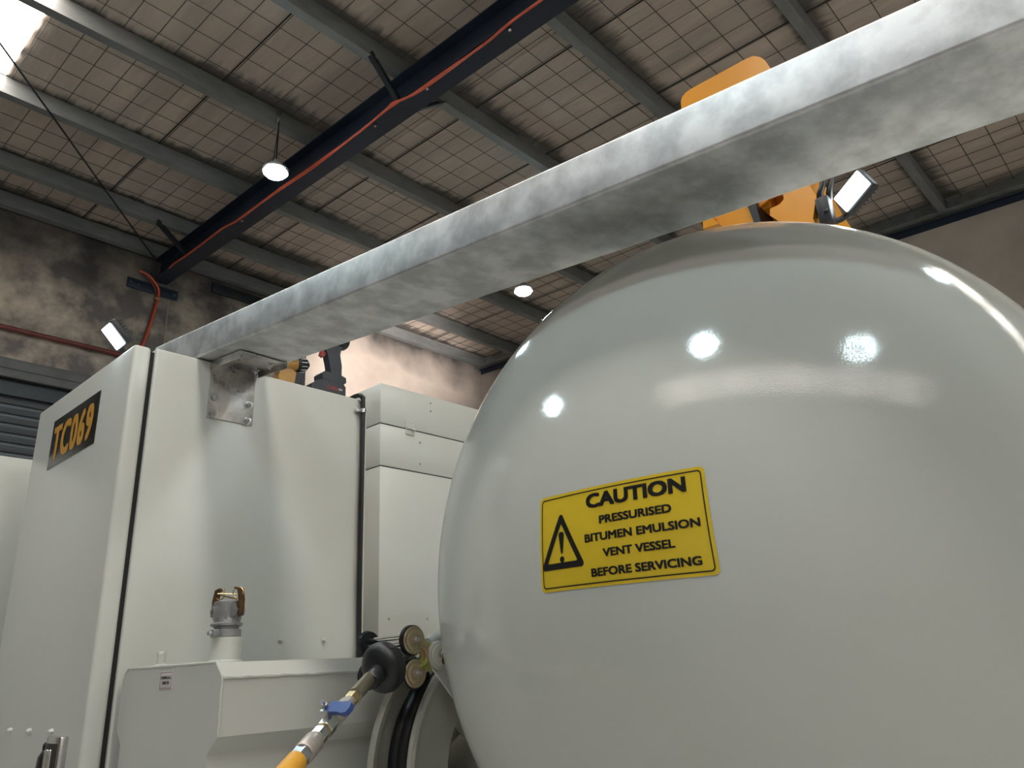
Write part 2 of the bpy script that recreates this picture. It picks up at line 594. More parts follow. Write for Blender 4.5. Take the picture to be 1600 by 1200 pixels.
pur0 = None
for i, y in enumerate(PY):
    # C section: web towards -Y, flanges towards +Y
    y0 = y - .075
    pl = [(0, 0), (.075, 0), (.075, .018), (.072, .018), (.072, .003), (.003, .003), (.003, PH - .003), (.06, PH - .003), (.06, PH), (0, PH)]
    if pur0 is None:
        pur0 = MB().prism(pl, (XL, y0, zb(y)), (0, 1, 0), (0, 0, 1), XR - XL).build('purlin', 'purlin', ce)
        p0y, p0z = y0, zb(y)
    else:
        clone(pur0, ce, (0, y0 - p0y, zb(y) - p0z))

# I-section rafters in line with the slope (the one in view and its neighbours)
def rafter(x0):
    r = V((0, 1, SL)).normalized()
    up = V((0, -SL, 1)).normalized()
    wdt, dp, tf, tw = .17, .255, .012, .010
    c = wdt / 2
    pl = [(0, 0), (0, -tf), (c - tw, -tf), (c - tw, -dp + tf), (0, -dp + tf), (0, -dp), (wdt, -dp), (wdt, -dp + tf), (c + tw, -dp + tf), (c + tw, -tf), (wdt, -tf), (wdt, 0)]
    o = V((x0, YW - .03, zb(YW - .03)))
    ob = MB().prism(pl, o, (1, 0, 0), up, (YW - .03 - YF) / r.y).build('rafter', 'rafter', ce)
    return ob
ra = rafter(2.93)
for x0 in (-3.2, ):
    rafter(x0)
# fly braces, each from a purlin down to the rafter's bottom flange
def brace(a, b):
    d = (V(b) - V(a))
    F = frame(d)
    MB().prism([(-.02, -.02), (.02, -.02), (.02, -.014), (-.014, -.014), (-.014, .02), (-.02, .02)], a, F.col[0], F.col[1], d.length).build('fly_brace', 'black_steel', ce)
brace((2.655, 3.62, zb(3.62) + .03), (2.985, 3.66, zb(3.66) - .235))
brace((3.39, 3.62, zb(3.62) + .03), (3.06, 3.66, zb(3.66) - .235))
brace((2.60, 7.11, zb(7.11) + .03), (2.985, 7.15, zb(7.15) - .235))
MB().tube([(2.90, 7.86, 6.385), (.763, 5.396, 6.245), (-1.9, 2.33, 6.06)], .0075, seg=8).build('bracing_rod', 'black_steel', ce)

# bearing plates and conduits on the back wall
t1 = struct('trim_1')
MB().box((2.68, YW - .02, 5.99), (3.235, YW - .0, 6.105), bevel=.003).build('bearing_plate', 'rafter', t1)
for x, z in ((2.72, 6.055), (2.80, 6.045), (3.19, 6.045)):
    MB().hexa((x, YW - .035, z), (x, YW - .018, z), .014).build('bolt', 'zinc', t1)
t2 = struct('trim_2')
MB().box((3.62, YW - .025, 6.24), (4.35, YW - .0, 6.365), bevel=.003).build('bearing_plate', 'black_steel', t2)
t3 = struct('trim_3')
m_ = MB()
up = V((0, -SL, 1)).normalized()
d_ = V((0, 1, SL)).normalized()
L_ = (YW - YF) / d_.y
m_.prism([(0, 0), (.13, 0), (.13, .17), (.125, .17), (.125, .006), (0, .006)], V((XR - .13, YW, zb(YW) - .0)), (1, 0, 0), up, L_)
m_.build('eave_channel', 'purlin', t3)
m_ = MB()
m_.prism([(0, 0), (.055, 0), (.055, -.07), (.047, -.07), (.047, -.008), (0, -.008)], V((XR - .055, YW, zb(YW) - .03)), (1, 0, 0), up, L_)
m_.build('wall_angle', 'rafter', t3)

tag(MB().cyl((XL, YW - .04, 5.165), (3.5, YW - .04, 5.185), .024, seg=16).build('wall_pipe', 'red'),
    'dark red pipe running along the stained concrete wall above the roller door', 'pipe')
tag(MB().tube([(3.139, YW - .012, 5.98), (3.145, YW - .012, 5.3), (3.146, YW - .012, 3.2)], .007, seg=8).build('wall_conduit', 'pale'),
    'thin pale conduit running straight down the concrete wall below the rafter', 'conduit')

# orange cable on the rafter, and the red one down the wall
cp = [(2.933, 7.50, 6.115), (2.918, 7.354, 6.105), (2.928, 7.136, 6.094), (2.925, 6.771, 6.076), (2.921, 6.315, 6.05), (2.945, 6.008, 6.032),
      (2.936, 5.338, 5.994), (2.941, 4.788, 5.963), (2.94, 4.141, 5.926), (2.915, 3.773, 5.905), (2.905, 3.66, 5.9), (2.93, 3.561, 5.893), (2.945, 3.447, 5.886),
      (2.944, 3.217, 5.873), (2.952, 2.747, 5.846), (2.936, 2.561, 5.836), (2.932, 2.415, 5.827), (2.929, 2.0, 5.80), (2.92, .5, 5.72)]
pc = thing('power_cable', (2.93, 5, 5.95), 'orange power cable tied loosely along the bottom edge of the navy rafter', 'cable')
cp = [(x, y, zb(y) - .258 - .004 * (i % 2)) for i, (x, y, z) in enumerate(cp)]
MB().tube(cp, .009, seg=8, smooth=5).build('cable', 'orange', pc)
cp2 = [(x - .012 + .01 * (i % 3), y, z - .008 - .006 * (i % 2)) for i, (x, y, z) in enumerate(cp[5:15])]
MB().tube(cp2, .008, seg=8, smooth=5).build('cable', 'orange', pc)
for y in (3.34, 3.95, 2.52, 6.0):
    MB().box((2.955, y - .012, zb(y) - .285), (2.972, y + .012, zb(y) - .253), bevel=.003).build('cable_clip', 'zinc', pc)
pw = thing('wall_cable', (2.95, YW - .02, 5.6), 'red cable bundle curving off the rafter end and down the concrete wall', 'cable')
MB().tube([(2.78, YW - .04, 6.20), (2.86, YW - .05, 6.185), (2.95, YW - .05, 6.12), (3.01, YW - .045, 6.03), (3.012, YW - .035, 5.92), (2.985, YW - .03, 5.70), (2.941, YW - .03, 5.44), (2.90, YW - .03, 5.2), (2.88, YW - .03, 4.4)], .014, seg=8, smooth=5).build('cable', 'orange', pw)
MB().tube([(2.80, YW - .03, 6.19), (2.90, YW - .03, 6.14), (2.985, YW - .03, 6.02), (2.99, YW - .03, 5.90), (2.96, YW - .03, 5.68), (2.92, YW - .03, 5.44), (2.88, YW - .03, 5.2), (2.86, YW - .03, 4.4)], .012, seg=8, smooth=5).build('cable', 'red', pw)
MB().box((2.975, YW - .06, 5.925), (3.03, YW, 5.945), bevel=.003).build('cable_clip', 'brass', pw)

# skylights, the last strip added out of view as fill
for n, (xa, xb), ys in ((1, SKY1, PY[2:]), (2, SKY2, PY[5:11]), (3, SKY_FILL, PY[8:])):
    wn = struct('window_%d' % n)
    s0 = None
    for a, b in zip(ys, ys[1:]):
        MB().raw([(xa, a - .08, zb(a - .08) + PH + .012), (xb, a - .08, zb(a - .08) + PH + .012), (xb, b + .005, zb(b) + PH + .012), (xa, b + .005, zb(b) + PH + .012),
                  (xa, a - .08, zb(a - .08) + PH + .02), (xb, a - .08, zb(a - .08) + PH + .02), (xb, b + .005, zb(b) + PH + .02), (xa, b + .005, zb(b) + PH + .02)],
                 [(0, 1, 2, 3), (7, 6, 5, 4), (0, 4, 5, 1), (1, 5, 6, 2), (2, 6, 7, 3), (3, 7, 4, 0)]).build('pane', 'sky_dim' if n == 2 else 'sky', wn)

# high bay LED lights
def highbay(loc, top):
    t = thing('ceiling_light', loc, '', 'light', 'LED high bay lights under the roof')
    x, y, z = loc
    MB().lathe([(0, .094), (.004, .100), (.012, .100), (.012, .094)], (x, y, z), (0, 0, -1), seg=32, cap0=False, cap1=False).build('rim', 'lamp_grey', t)
    MB().lathe([(0, .093), (.018, .090), (.034, .076), (.046, .05), (.052, 0)], (x, y, z), (0, 0, -1), seg=32).build('lens', 'led', t)
    MB().lathe([(0, .100), (.012, .104), (.022, .095), (.03, .06), (.05, .04), (.07, .035), (.105, .02)], (x, y, z + .001), (0, 0, 1), seg=32).build('housing', 'lamp_grey', t)
    MB().tube([(x, y, z + .105), (x, y, z + .125), (x + .003, y, top)], .006, seg=8).build('hanger_rod', 'black_steel', t)
    MB().tube([(x - .028, y, z + .09), (x - .02, y, z + .14), (x + .004, y, top - .02)], .0035, seg=6).build('power_lead', 'rubber', t)
    MB().box((x - .02, y - .004, top - .02), (x + .02, y + .02, top + .09), bevel=.004).build('hanger_hook', 'zinc', t)
    return t
l1 = highbay((2.614, 4.795, 5.755), zb(4.89) + .03)
l1['label'] = 'round LED high bay light hanging on a rod beside the dark rafter'
def light(loc, lab):
    c = clone(l1, None, loc)
    c['label'] = lab
    return c
light((5.579, 4.795, 5.70), 'round LED high bay light seen between galvanised beam and round tank end')
for p in ((-.75, 4.795, 5.755), (-1.1, 1.155, 5.555), (-1.3, -1.275, 5.41), (2.9, -1.275, 5.41), (3.4, -4.895, 5.21), (6.3, -4.895, 5.21), (6.3, -7.295, 5.08)):  # lamps nearest wall_front are unseen fill, added to brighten the -Y faces
    light(p, 'round LED high bay light hanging outside the view, one of those mirrored in the tank or added as fill')

# ------------------------------------------------------------------ truck deck (carries everything, below the frame)
td = thing('truck_deck', (2.4, 1.9, .95), 'flat truck deck carrying the tanks and cabinets', 'truck')
MB().box((.2, -.1, .845), (5.4, 4.4, .945), bevel=.01).build('deck_plate', 'deck', td)
for y in (.9, 2.9):
    MB().box((.3, y, .62), (5.4, y + .12, .85)).build('chassis_rail', 'black_steel', td)
for x in (1.2, 4.2):
    for y in (.45, 3.4):
        MB().lathe([(-.14, .2), (-.14, .44), (-.11, .48), (.11, .48), (.14, .44), (.14, .2)], (x, y, .48), (0, 1, 0), seg=28).build('wheel', 'rubber', td)

# ------------------------------------------------------------------ pressure tank
D, TR, CY, CZ = 1.5, .7366667, .7955833, 2.08175
cr_, kn_ = .8, .2
Rc, rk = cr_ * 2 * TR, kn_ * 2 * TR
bb = TR - rk
hc = math.sqrt((Rc - rk) ** 2 - bb * bb)
th = math.asin(bb / (Rc - rk))
def tank_x(y, z, lift=0.0):
    r = math.hypot(y - CY, z - CZ)
    return D - (math.sqrt((Rc + lift) ** 2 - r * r) - hc)
prof = []
for i in range(41):
    a = th * i / 40
    prof.append((D - (Rc * math.cos(a) - hc), Rc * math.sin(a)))
for i in range(1, 31):
    a = th + (math.pi / 2 - th) * i / 30
    prof.append((D - rk * math.cos(a), bb + rk * math.sin(a)))
back = [(2 * D + 3.2 - x, r) for x, r in prof[::-1]]
prof += [(D + .3 * i, TR) for i in range(1, 11)] + back
tk = thing('pressure_tank', (3.0, CY, .95), 'large glossy white pressure tank with domed end and yellow caution label', 'tank')
prof[0] = (prof[0][0], 0)
prof[-1] = (prof[-1][0], 0)
MB().lathe(prof, (0, CY, CZ), (1, 0, 0), seg=160, cap0=False, cap1=False).build('shell', 'tank', tk, ang=60)
for x in (2.0, 4.0):
    pl = [(-.55, .95), (.55, .95), (.62, 1.75)] + [(.70 * math.sin(a), CZ - .725 * math.cos(a)) for a in [0.9 - .1 * i for i in range(19)]] + [(-.62, 1.75)]
    MB().prism(pl, (x, CY, 0), (0, 1, 0), (0, 0, 1), .12).build('saddle', 'paint', tk)

# caution label, printed flat on the dome
LBL = [(.935, 2.2005), (.591, 2.1945), (.586, 2.0205), (.942, 2.0275)]    # y,z of TL TR BR BL
def on_label(u, v, lift):
    a = V(LBL[0]).lerp(V(LBL[1]), u)
    b = V(LBL[3]).lerp(V(LBL[2]), u)
    p = a.lerp(b, v)
    return V((tank_x(p.x, p.y, lift), p.x, p.y))
LW, LH = .35, .1735
def rrect(w, h, r, n=6):
    out = []
    for cx, cy, a0 in ((w - r, h - r, 0), (r, h - r, 90), (r, r, 180), (w - r, r, 270)):
        for i in range(n + 1):
            a = math.radians(a0 + 90 * i / n)
            out.append((cx + r * math.cos(a), cy + r * math.sin(a)))
    return out
cl = None
m_ = MB()
nu, nv, rc = 36, 18, .009
def lab_fn(u, v):
    # squeeze the ends into rounded corners
    x, y = u * LW, v * LH
    dy = 0
    e = min(x, LW - x)
    ins = rc - math.sqrt(max(0, rc * rc - (rc - e) ** 2)) if e < rc else 0
    y = ins + (LH - 2 * ins) * v
    return on_label(x / LW, y / LH, .0012)
us = [0, .0012, .004, .009, .016, .026] + [.026 + .948 * i / 30 for i in range(1, 30)] + [.974, .984, .991, .996, .9988, 1]
g = [[m_.bm.verts.new(lab_fn(u, j / nv)) for j in range(nv + 1)] for u in us]
for i in range(len(us) - 1):
    for j in range(nv):
        m_.bm.faces.new((g[i][j], g[i + 1][j], g[i + 1][j + 1], g[i][j + 1]))
cl = m_.build('caution_label', 'sign_yellow', tk, 'yellow caution label with black warning triangle and lettering', ang=180, normals=False)
m_ = MB()
outer, inner = rrect(LW - .011, LH - .011, .007), rrect(LW - .0152, LH - .0152, .0055)
def ring_on(m_, po, pi, oo, oi, lift=.002, sub=1):
    n = len(po)
    P, Q = [], []
    for i in range(n):
        a, b = po[i], po[(i + 1) % n]
        c, d = pi[i], pi[(i + 1) % n]
        ns = max(1, int(math.hypot(b[0] - a[0], b[1] - a[1]) / .012))
        for s in range(ns):
            t = s / ns
            P.append(on_label((a[0] + (b[0] - a[0]) * t + oo[0]) / LW, (a[1] + (b[1] - a[1]) * t + oo[1]) / LH, lift))
            Q.append(on_label((c[0] + (d[0] - c[0]) * t + oi[0]) / LW, (c[1] + (d[1] - c[1]) * t + oi[1]) / LH, lift))
    n = len(P)
    m_.raw(P + Q, [(i, (i + 1) % n, n + (i + 1) % n, n + i) for i in range(n)])
ring_on(m_, outer, inner, (.0055, .0055), (.0076, .0076))
m_.build('border_line', 'ink', cl, normals=False)
m_ = MB()
for s, u0, u1, v, h, b in (('CAUTION', .335, .905, .145, .150, .06), ('PRESSURISED', .415, .82, .352, .083, .055), ('BITUMEN EMULSION', .318, .950, .518, .083, .055),
                        ('VENT VESSEL', .424, .816, .682, .083, .055), ('BEFORE SERVICING', .345, .930, .862, .083, .055)):
    vs, fs = text_geo(s, (u1 - u0) * LW, h * LH, b)
    m_.raw([on_label((u0 + u1) / 2 + x / LW, v - y / LH, .002 + d) for x, y, d in vs], fs)
m_.build('lettering', 'ink', cl, normals=False)
m_ = MB()
def tri(cx, cy, R, r, n=5):
    out = []
    for k in range(3):
        a0 = math.radians(-90 + 120 * k)
        px, py = cx + (R - 2 * r) * math.cos(a0) * 1.0, cy + (R - 2 * r) * math.sin(a0)
        for i in range(n + 1):
            a = a0 + math.radians(-60 + 120 * i / n)
            out.append((px + r * math.cos(a), py + r * math.sin(a)))
    return out
def sq(pts, cx, cy, sx, sy):
    return [(cx + (x - cx) * sx, cy + (y - cy) * sy) for x, y in pts]
tcx, tcy = .160 * LW, .585 * LH
ring_on(m_, sq(tri(tcx, tcy, .0675, .006), tcx, tcy, .92, 1.02), sq(tri(tcx, tcy, .0455, .0018), tcx, tcy, .92, 1.02), (0, 0), (0, 0))
ex = [(-.0068, -.028), (-.004, -.033), (.004, -.033), (.0068, -.028), (.0026, .003), (.001, .006), (-.001, .006), (-.0026, .003)]
m_.raw([on_label((tcx + x) / LW, (tcy + .002 + y) / LH, .002) for x, y in ex], [tuple(range(8))])
dt = [(.0056 * math.cos(i * math.pi / 8), .0056 * math.sin(i * math.pi / 8)) for i in range(16)]
m_.raw([on_label((tcx + x) / LW, (tcy + .018 + y) / LH, .002) for x, y in dt], [tuple(range(16))])
m_.build('warning_symbol', 'ink', cl, normals=False)

# ------------------------------------------------------------------ tall cabinet with the side door
cb = thing('equipment_cabinet', (1.34, 2.85, .95), 'tall white steel cabinet with black edge seal and number plate on its side', 'cabinet')
MB().box((.929, 2.4, .95), (1.750, 3.29, 2.950), bevel=.007, seg=3).build('body', 'paint', cb)
MB().box((.912, 2.412, .97), (.931, 3.27, 2.936)).build('door_seal', 'seal', cb, 'black foam seal strip between door and body')
MB().box((1.750, 2.385, 1.80), (1.766, 2.42, 2.945), bevel=.003).build('edge_flange', 'paint', cb)
dr = MB().box((.858, 2.398, .97), (.9145, 3.291, 2.946), bevel=.012, seg=3).build('door', 'paint', cb)
np_ = MB().box((.8555, 2.637, 2.667), (.8585, 3.079, 2.8535), bevel=.001).build('number_plate', 'ink', dr, 'black plate with amber number TC069')
# the letters belong to the plate; joined with it would lose the colour, so they are one part of the door
vs, fs = text_geo('TC069', .385, .132, .04, 1.14)
m_ = MB()
m_.raw([(.8548 - d, 2.862 - x, 2.757 + y) for x, y, d in vs], fs)
m_.build('number', 'amber', dr, 'amber number TC069', normals=False)
pinb = None
for y in (3.008, 2.823, 2.634):
    MB().lathe([(0, .009), (.006, .009), (.012, .006), (.014, .003)], (.858, y, 1.80), (-1, 0, 0), seg=6).build('rivet', 'paint', dr)
m_ = MB().box((.836, 2.500, 1.60), (.860, 2.606, 1.790), bevel=.004)
lt = m_.build('latch', 'zinc', dr, 'chrome paddle latch with black key cover')
m_ = MB().box((.832, 2.516, 1.62), (.838, 2.59, 1.772), bevel=.002)
o_ = m_.build('latch_recess', 'dark', dr)
m_ = MB()
for y in (2.572, 2.548):
    m_.cyl((.832, y, 1.67), (.832, y, 1.757), .0085, seg=12, ch=.002)
m_.cyl((.832, 2.568, 1.655), (.828, 2.568, 1.655), .012, seg=12).cyl((.832, 2.545, 1.642), (.826, 2.545, 1.642), .012, seg=12)
m_.build('latch_paddle', 'chrome', dr)
m_ = MB().lathe([(-.05, .001), (-.045, .02), (0, .034), (.035, .028), (.05, .012), (.052, .001)], (.846, 2.635, 1.70), (0, .12, 1), seg=16, sx=.5)
m_.tube([(.846, 2.645, 1.74), (.846, 2.648, 1.765), (.846, 2.63, 1.768), (.846, 2.615, 1.75)], .004, seg=8, smooth=4)
m_.build('key_cover', 'rubber', dr)
for x, z in ((1.438, 2.03), (1.607, 2.03)):
    MB().lathe([(0, .007), (.004, .007), (.011, .0055), (.016, .003)], (x, 2.4, z), (0, -1, 0), seg=8).build('rivet', 'paint', cb)

# cable over the cabinet edge
kc = thing('drain_cable', (1.745, 2.385, 2.4), 'black cable looped over the cabinet corner and clipped down its right edge', 'cable')
MB().tube([(1.742, 2.60, 2.962), (1.742, 2.50, 2.966), (1.738, 2.415, 2.968), (1.742, 2.386, 2.955), (1.7455, 2.382, 2.92), (1.7455, 2.382, 2.6), (1.744, 2.382, 2.2), (1.747, 2.382, 1.9), (1.747, 2.382, 1.2), (1.747, 2.382, .96)], .0095, seg=10, smooth=5).build('cable', 'rubber', kc)
m_ = MB().cyl((1.7455, 2.382, 2.888), (1.7455, 2.382, 2.904), .0125, seg=16)
m_.box((1.715, 2.39, 2.888), (1.74, 2.398, 2.904), bevel=.002)
m_.hexa((1.722, 2.398, 2.896), (1.722, 2.38, 2.896), .008)
m_.build('pipe_clip', 'zinc', kc, 'zinc clip')

# ------------------------------------------------------------------ galvanised beam
bo = V((1.065, 2.4, 2.954))
bd = V((-.0178, .9943, .1055)).normalized()
bx = V((bd.y, -bd.x, 0)).normalized()
bz = bx.cross(bd)
BW, BH, BT = .235, .1125, .003
def arc(cx, cy, r, a0, a1, n=5):
    return [(cx + r * math.cos(math.radians(a0 + (a1 - a0) * i / n)), cy + r * math.sin(math.radians(a0 + (a1 - a0) * i / n))) for i in range(n + 1)]
ro, ri = .008, .005
outer = [(.028, BH), *arc(ro, BH - ro, ro, 90, 180), *arc(ro, ro, ro, 180, 270), *arc(BW - ro, ro, ro, 270, 360), *arc(BW - ro, BH - ro, ro, 0, 90), (BW - .028, BH)]
inner = [(.028, BH - BT), *arc(ro, BH - ro, ri, 90, 180), *arc(ro, ro, ri, 180, 270), *arc(BW - ro, ro, ri, 270, 360), *arc(BW - ro, BH - ro, ri, 0, 90), (BW - .028, BH - BT)]
gb = thing('galvanised_beam', tuple(bo), 'long galvanised steel channel beam crossing above the tank from the cabinet', 'beam')
m_ = MB()
n = len(outer)
A = [[bo + bx * x + bz * z + bd * s for x, z in outer + inner] for s in (-3.7, .36)]
vs = A[0] + A[1]
N = 2 * n
fs = []
for i in range(n - 1):
    fs += [(i, i + 1, N + i + 1, N + i), (n + i + 1, n + i, N + n + i, N + n + i + 1), (i, n + i, n + i + 1, i + 1), (N + i, N + i + 1, N + n + i + 1, N + n + i)]
fs += [(0, N, N + n, n), (n - 1, 2 * n - 1, N + 2 * n - 1, N + n - 1)]
m_.raw(vs, fs)
m_.build('channel', 'galv', gb, ang=30)

# bracket that carries the beam on the cabinet front
br = thing('beam_bracket', (1.2, 2.39, 2.85), 'small galvanised angle bracket bolted to the cabinet under the beam', 'bracket')
MB().box((1.117, 2.3945, 2.748), (1.283, 2.3995, 2.948), bevel=.0015).build('back_plate', 'galv2', br)
fl0 = V((1.113, 2.395, 2.9515))
m_ = MB()
m_.obox(fl0 + bx * .092 - bd * .095 - bz * .0035, (bx, bd, bz), (.180, .20, .004), bevel=.001)
m_.build('top_flange', 'galv2', br)
m_ = MB()
m_.obox(fl0 + bx * .003 - bd * .095 - bz * .017, (bx, bd, bz), (.004, .20, .026), bevel=.001)
m_.build('side_lip', 'galv2', br)
m_ = MB().obox(fl0 + bx * .180 - bd * .100 - bz * .012, (bx, bd, bz), (.004, .19, .017), bevel=.001)
m_.build('side_lip', 'galv2', br)
def bolt(name, p, ax, parent, r=.010, h=.012, mt='zinc'):
    ax = V(ax).normalized()
    p = V(p)
    m_ = MB().cyl(p, p + ax * .003, r * 1.35, seg=18)
    m_.hexa(p + ax * .003, p + ax * (.003 + h), r)
    m_.cyl(p + ax * (.003 + h), p + ax * (.010 + h), r * .5, seg=10)
    return m_.build(name, mt, parent)
for x, z in ((1.134, 2.82), (1.133, 2.762), (1.263, 2.82), (1.262, 2.762)):
    bolt('bolt', (x, 2.3945, z), (0, -1, 0), br)
for q in ((.022, -.155), (.137, -.155)):
    bolt('bolt', fl0 + bx * q[0] + bd * q[1] - bz * .0055, -bz, br, .009, .010)
p_ = fl0 + bx * .142 + bd * -.050 - bz * .0055
bolt('bolt', p_, -bz, br, .010, .012)
MB().cyl(p_, p_ - V((0, 0, .05)), .003, seg=8).build('stud', 'zinc', br)

# ------------------------------------------------------------------ stepped cabinet behind
bc = thing('stepped_cabinet', (2.5, 2.95, .95), 'white steel cabinet in three stacked tiers with small hinge, behind the tall cabinet', 'cabinet')
MB().box((2.004, 2.604, .95), (3.05, 3.35, 3.135)).build('core', 'seal', bc)
MB().box((2.0, 2.6, .95), (3.054, 3.36, 2.757), bevel=.004).build('lower_body', 'paint', bc)
MB().box((2.0, 2.6, 2.761), (3.054, 3.36, 2.951), bevel=.004).build('middle_tier', 'paint', bc)
MB().box((2.0, 2.6, 2.955), (3.054, 3.36, 3.143), bevel=.004).build('lid', 'paint', bc)
hg = MB().box((2.143, 2.5945, 2.925), (2.192, 2.6005, 2.951), bevel=.001)
hg.prism([(-.0245, 0), (.0245, 0)] + [(.0245 * math.cos(math.radians(a)), .028 + .0245 * math.sin(math.radians(a))) for a in range(0, 181, 15)], (2.1675, 2.6005, 2.957), (1, 0, 0), (0, 0, 1), .006, bevel=.0008)
hg.cyl((2.143, 2.592, 2.954), (2.168, 2.592, 2.954), .006, seg=10).cyl((2.171, 2.592, 2.953), (2.196, 2.592, 2.953), .006, seg=10)
ho = hg.build('hinge', 'paint', bc)
for x, z in ((2.155, 2.934), (2.180, 2.934), (2.155, 2.985), (2.180, 2.983)):
    MB().lathe([(0, .0022), (.001, .0022), (.002, .001)], (x, 2.5945, z), (0, -1, 0), seg=8).build('screw', 'pinkmetal', ho)
for x, z in ((2.296, 3.108), (2.297, 3.068), (2.228, 2.902), (2.227, 2.800), (2.054, 2.12), (2.261, 2.122)):
    MB().lathe([(0, .0052), (.002, .005), (.004, .0025)], (x, 2.6, z), (0, -1, 0), seg=10).build('rivet', 'pinkmetal', bc)

lc = thing('side_cabinet', (.6, 4.0, .95), 'plain white cabinet panel at the far left beyond the number plate door', 'cabinet')
MB().box((.25, 3.6, .95), (1.05, 4.3, 2.8345), bevel=.004).build('body', 'paint', lc)
MB().box((.27, 3.594, 1.02), (1.03, 3.6005, 2.80), bevel=.002).build('front_panel', 'paint', lc)

# ------------------------------------------------------------------ chemical box tank in front
ct = thing('chemical_tank', (1.5, 2.08, .95), 'squat white welded box tank with chamfered edges below the tall cabinet', 'tank')
pl = [(1.800, 1.918), (1.832, 1.952), (2.335, 1.956), (2.368, 1.930), (2.372, 1.800), (2.335, 1.765), (2.335, .95), (1.846, .95), (1.846, 1.752), (1.800, 1.790)]
m_ = MB().prism(pl, (.933, 0, 0), (0, 1, 0), (0, 0, 1), 1.05, bevel=.0035)
m_.build('body', 'paint', ct)
m_ = MB()
random.seed(3)
m_.tube([(.935 + .02 * i, 1.7995 + random.uniform(-.0012, .0012), 1.9165 + random.uniform(-.0012, .0012)) for i in range(52)], [.0042 + random.uniform(-.001, .0014) for _ in range(52)], seg=7)
ep = [pl[i] for i in (9, 0, 1, 2, 3)]
pts = []
for a, b in zip(ep, ep[1:]):
    k = max(1, int(math.hypot(b[0] - a[0], b[1] - a[1]) / .014))
    pts += [(.934 + random.uniform(-.001, .001), a[0] + (b[0] - a[0]) * i / k + random.uniform(-.001, .001), a[1] + (b[1] - a[1]) * i / k) for i in range(k)]
m_.tube(pts, [.0038 + random.uniform(-.001, .001) for _ in pts], seg=7)
m_.build('weld_bead', 'paint', ct)
ri_ = MB().cyl((1.030, 1.98, 1.945), (1.030, 1.98, 2.016), .0385, seg=28)
ri_.lathe([(0, .043), (.006, .043), (.010, .039)], (1.030, 1.98, 1.951), (0, 0, 1), seg=28)
ri_.build('riser_pipe', 'paint', ct)
m_ = MB().cyl((.966, 2.21, 1.945), (.966, 2.21, 1.985), .0115, seg=18)
m_.lathe([(0, .012), (.003, .0125), (.009, .0125), (.012, .010)], (.966, 2.21, 1.983), (0, 0, 1), seg=18)
m_.lathe([(0, .018), (.005, .016), (.008, .011)], (.966, 2.21, 1.955), (0, 0, 1), seg=18)
m_.build('breather_stub', 'paint', ct)
sl_ = MB().box((.9312, 2.054, 1.8975), (.9335, 2.126, 1.941), bevel=.0008).build('tank_label', 'label_white', ct, 'small white label with red border and black print')
m_ = MB()
def frame_ring(m_, x, y0, y1, z0, z1, t):
    for a, b, c, d in ((y0, y1, z0, z0 + t), (y0, y1, z1 - t, z1), (y0, y0 + t, z0, z1), (y1 - t, y1, z0, z1)):
        m_.raw([(x, a, c), (x, b, c), (x, b, d), (x, a, d)], [(0, 1, 2, 3)])
frame_ring(m_, .9308, 2.056, 2.124, 1.8995, 1.939, .0013)
m_.build('label_border', 'label_red', sl_)
m_ = MB()
for s, wd, z in (('CHEMICALS', .058, 1.926), ('200LTR', .040, 1.9135)):
    vs, fs = text_geo(s, wd, .0075, .05)
    m_.raw([(.9306 - d, 2.09 - x, z + y) for x, y, d in vs], fs)
m_.build('lettering', 'ink', sl_, normals=False)

# camlock coupling standing on the riser
cm = thing('camlock_coupling', (1.028, 1.98, 2.016), 'grey cast hose coupling with two bronze cam levers on the box tank riser', 'coupling')
c0 = V((1.028, 1.98, 2.016))
m_ = MB().lathe([(0, .036), (.002, .038), (.018, .038), (.020, .036)], c0, (0, 0, 1), seg=28)
m_.cyl(c0 + V((-.03, -.02, .010)), c0 + V((-.058, -.018, .010)), .006, seg=8)
m_.box(c0 + V((-.05, -.03, .003)), c0 + V((-.033, -.008, .019)), bevel=.002)
m_.build('clamp_ring', 'alu', cm)
m_ = MB().lathe([(.020, .030), (.026, .032), (.029, .040), (.034, .041), (.038, .034), (.046, .0325), (.078, .0325), (.082, .035), (.090, .035), (.092, .030), (.088, .026), (.06, .025)], c0, (0, 0, 1), seg=32, cap1=False)
for k in range(8):
    a = math.radians(45 * k + 12)
    d = V((math.cos(a), math.sin(a), 0))
    m_.obox(c0 + d * .033 + V((0, 0, .062)), (d, V((0, 0, 1)).cross(d), (0, 0, 1)), (.006, .004, .034), bevel=.001)
m_.build('body', 'alu', cm)
for sgn in (-1, 1):
    d = V((.36 * sgn, -.93 * sgn, 0)).normalized()
    e = V((0, 0, 1)).cross(d)
    ear = MB()
    for s2 in (-1, 1):
        ear.prism([(.026, .048), (.045, .054), (.047, .068), (.040, .084), (.026, .088)], c0 + e * (s2 * .0145) - e.normalized() * .002, d, (0, 0, 1), .004, bevel=.001)
    ear.cyl(c0 + d * .040 + V((0, 0, .068)) + e * .018, c0 + d * .040 + V((0, 0, .068)) - e * .018, .003, seg=8)
    ear.build('lever_ear', 'alu', cm)
    lv = MB()
    lp = [(.034, .055), (.046, .060), (.046, .095), (.040, .122), (.026, .127), (.022, .124), (.035, .118), (.040, .094), (.036, .07)]
    lv.prism(lp, c0 + e * .0095, d, (0, 0, 1), .019, bevel=.0008)
    lv.build('cam_lever', 'bronze', cm)
    rg = MB().tube([c0 + d * .030 + V((0, 0, .112)) + d * .014 * math.cos(a) + V((0, 0, .014 * math.sin(a))) + e * .003 * math.cos(a) for a in [2 * math.pi * i / 18 for i in range(18)]], .0016, seg=6, closed=True)
    rg.build('pull_ring', 'brass', cm)
